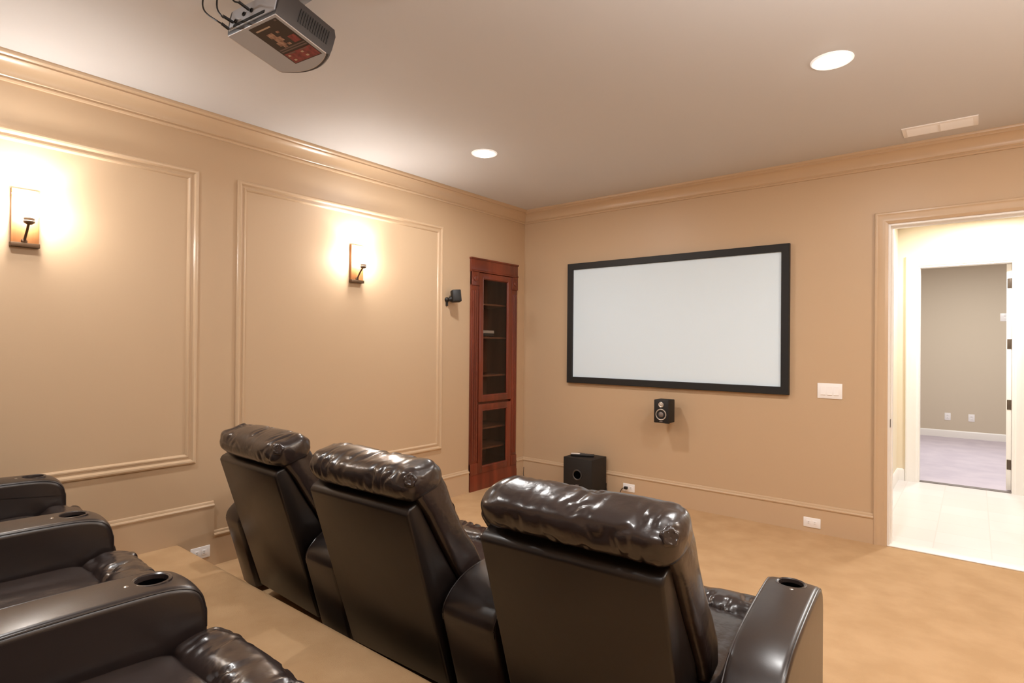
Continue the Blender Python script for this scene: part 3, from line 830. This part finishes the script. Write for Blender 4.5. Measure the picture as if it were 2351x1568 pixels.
def make_recliner(label, group, loc, rot, width, arms, seed, px=0.018):
    t = thing('recliner', label, 'recliner', loc, rot, group)
    obj('back_shell', shell_bm(0.612, seed), M['leather_shaded'], t, 30)
    obj('backrest', cushion_bm(0.672), M['leather'], t, 40)
    bm = pillow_bm(0.328, 0.104, 0.070, seed, 0.009, 110, 64, 0.0035, 2.6, 11)
    bm.transform(Matrix.Translation((px, 0.072, 0.938)) @ Matrix.Rotation(math.radians(14), 4, 'X'))
    hr = obj('headrest', bm, M['leather'], t, 80)
    for s in (1,):                                         # small puckered gather at each rear corner
        bm = BM()
        rings = []
        for k, (r, h) in enumerate([(0.026, -0.006), (0.024, 0.002), (0.018, 0.005), (0.013, 0.002), (0.008, 0.004), (0.001, 0.001)]):
            rings.append([(r * math.cos(2 * PI * j / 36) * (1 + 0.08 * math.sin(5 * 2 * PI * j / 36 + k)), r * math.sin(2 * PI * j / 36) * (1 + 0.08 * math.sin(5 * 2 * PI * j / 36 + k)), h) for j in range(36)])
        loft(bm, rings)
        q3 = Vector((s * 0.62, -0.70, 0.34)).normalized().to_track_quat('Z', 'Y')
        bm.transform(Matrix.Translation((px + s * 0.308, -0.006, 0.956)) @ q3.to_matrix().to_4x4())
        obj('end_gather', bm, M['leather'], hr, 60)
    w2 = width / 2 - 0.012
    bm = pillow_bm(w2, 0.300, 0.075, seed + 3, 0.004, 40, 48, 0.002, 5.0, 40)
    bm.transform(Matrix.Translation((0, 0.60, 0.355)))
    obj('seat', bm, M['leather'], t, 80)
    bm = pillow_bm(w2, 0.088, 0.080, seed + 5, 0.010, 90, 52, 0.004, 2.7, 40)
    bm.transform(Matrix.Translation((0, 0.953, 0.372)))
    fr = obj('footrest', bm, M['leather'], t, 80)
    bm = BM(); box(bm, -w2 + 0.005, w2 - 0.005, 0.955, 1.005, 0.06, 0.36, 0.02, 3); obj('front_panel', bm, M['leather_plain'], fr)
    bm = BM(); box(bm, -w2 + 0.01, w2 - 0.01, 0.34, 0.94, 0.0, 0.29, 0.01); obj('base', bm, M['dark'], t)
    for a in arms:
        finish_arm(*arm_mesh(*a), t)
    return t

def to_local(loc, rot, X, Y):
    dx, dy = X - loc[0], Y - loc[1]
    return dx * math.cos(rot) + dy * math.sin(rot)

FG = 'front row of leather recliners'
RG = 'rear row of leather recliners on the platform'
# front row (on the lower floor); arms are given in world x at their front (y -2.76) and back (y -3.46)
R3 = math.radians(3.3); R2 = math.radians(1.5); R1 = math.radians(-2.2)
locR, locM, locL = (2.926, -3.612, 0), (1.949, -3.622, 0), (1.016, -3.598, 0)
def arm_world(loc, rot, xf, wf, xb, wb):
    return (to_local(loc, rot, xf, loc[1] + 0.86), wf, to_local(loc, rot, xb, loc[1] + 0.16), wb)
make_recliner('front row dark leather recliner furthest from the doorway, nearest the left wall', FG, locL, R1, 0.655,
              [arm_world(locL, R1, 0.555, 0.185, 0.538, 0.185)], 1.0, 0.04)
make_recliner('front row dark leather recliner in the middle, between the other two', FG, locM, R2, 0.735,
              [arm_world(locM, R2, 1.478, 0.19, 1.500, 0.235), arm_world(locM, R2, 2.412, 0.19, 2.412, 0.262)], 2.0)
make_recliner('front row dark leather recliner nearest the doorway, with free outer cup-holder arm', FG, locR, R3, 0.735,
              [arm_world(locR, R3, 3.342, 0.184, 3.392, 0.166)], 3.4)
# rear row on the platform
def rear(label, xa, xb_, ya, yb_, deg, arms, seed):
    rot = math.radians(deg)
    cx, cy = (xa + xb_) / 2, (ya + yb_) / 2
    loc = (cx + 0.862 * math.sin(rot), cy - 0.862 * math.cos(rot), HP)
    w = (xb_ - xa) - 0.19
    A = [((s * (xb_ - xa) / 2), 0.186, s * (xb_ - xa) / 2 + s * 0.012, 0.21) for s in arms]
    return make_recliner(label, RG, loc, rot, w, A, seed)
rear('rear row dark leather recliner against the left wall, only its arms and seat front showing', 0.225, 1.135, -4.270, -4.333, -4.0, (-1, 1), 4.2)
rear('rear row dark leather recliner between the two large cup-holder arms', 1.135, 2.045, -4.333, -4.375, -2.6, (1,), 5.1)
rear('rear row dark leather recliner whose creased footrest shows at the bottom edge', 2.045, 2.955, -4.375, -4.392, -1.2, (1,), 6.3)

# ------------------------------------------------------------------ lights
def area(name, loc, size, power, col=(1, 0.97, 0.93), rot=(0, 0, 0), spread=None):
    l = bpy.data.lights.new(name, 'AREA')
    l.shape = 'DISK'; l.size = size; l.energy = power; l.color = col
    if spread: l.spread = spread
    o = bpy.data.objects.new(name, l); COL.objects.link(o); o.location = loc; o.rotation_euler = rot
    return o
def point(name, loc, power, r=0.02, col=(1, 0.97, 0.93)):
    l = bpy.data.lights.new(name, 'POINT'); l.energy = power; l.shadow_soft_size = r; l.color = col
    o = bpy.data.objects.new(name, l); COL.objects.link(o); o.location = loc
    return o
DL = (1, 0.985, 0.965)
for i, (x, y) in enumerate([(3.293, -1.745), (0.953, -1.75)]):
    area('lamp_downlight', (x, y, H - 0.03), 0.13, 22, DL)
for x, y in [(0.95, -4.6), (3.293, -4.45), (5.0, -1.75)]:  # unseen ceiling fill lamps without fixtures, added to light the room
    area('lamp_fill_ceiling', (x, y, H - 0.03), 0.13, 22, DL)
for y in (-4.273, -2.215):
    point('lamp_sconce', (0.103, y, 1.929 + 0.205), 10, 0.018)
    if y > -3: point('lamp_fill_right', (XR - 0.12, y, 2.16), 26, 0.03)  # the right-hand point is an unseen fill, added without any fitting
area('lamp_hall', (4.0, 1.95, 2.76), 0.25, 46, (0.97, 0.985, 1))
area('lamp_far_room', (3.9, 4.8, 2.88), 0.4, 64, (1, 0.99, 0.98))

area('lamp_fill_up', (4.3, -3.7, 2.05), 0.3, 66, (1, 0.985, 0.975), (PI, 0, 0))  # unseen fill facing up, added to brighten the ceiling
w = bpy.data.worlds.new('world'); SC.world = w; w.use_nodes = True
w.node_tree.nodes['Background'].inputs['Color'].default_value = (0.05, 0.045, 0.04, 1)
SC.view_settings.view_transform = 'Standard'
SC.view_settings.look = 'None'
SC.view_settings.exposure = 0.0
SC.cycles.max_bounces = 8
SC.cycles.diffuse_bounces = 5
SC.cycles.adaptive_threshold = 0.02
SC.cycles.sample_clamp_indirect = 6.0
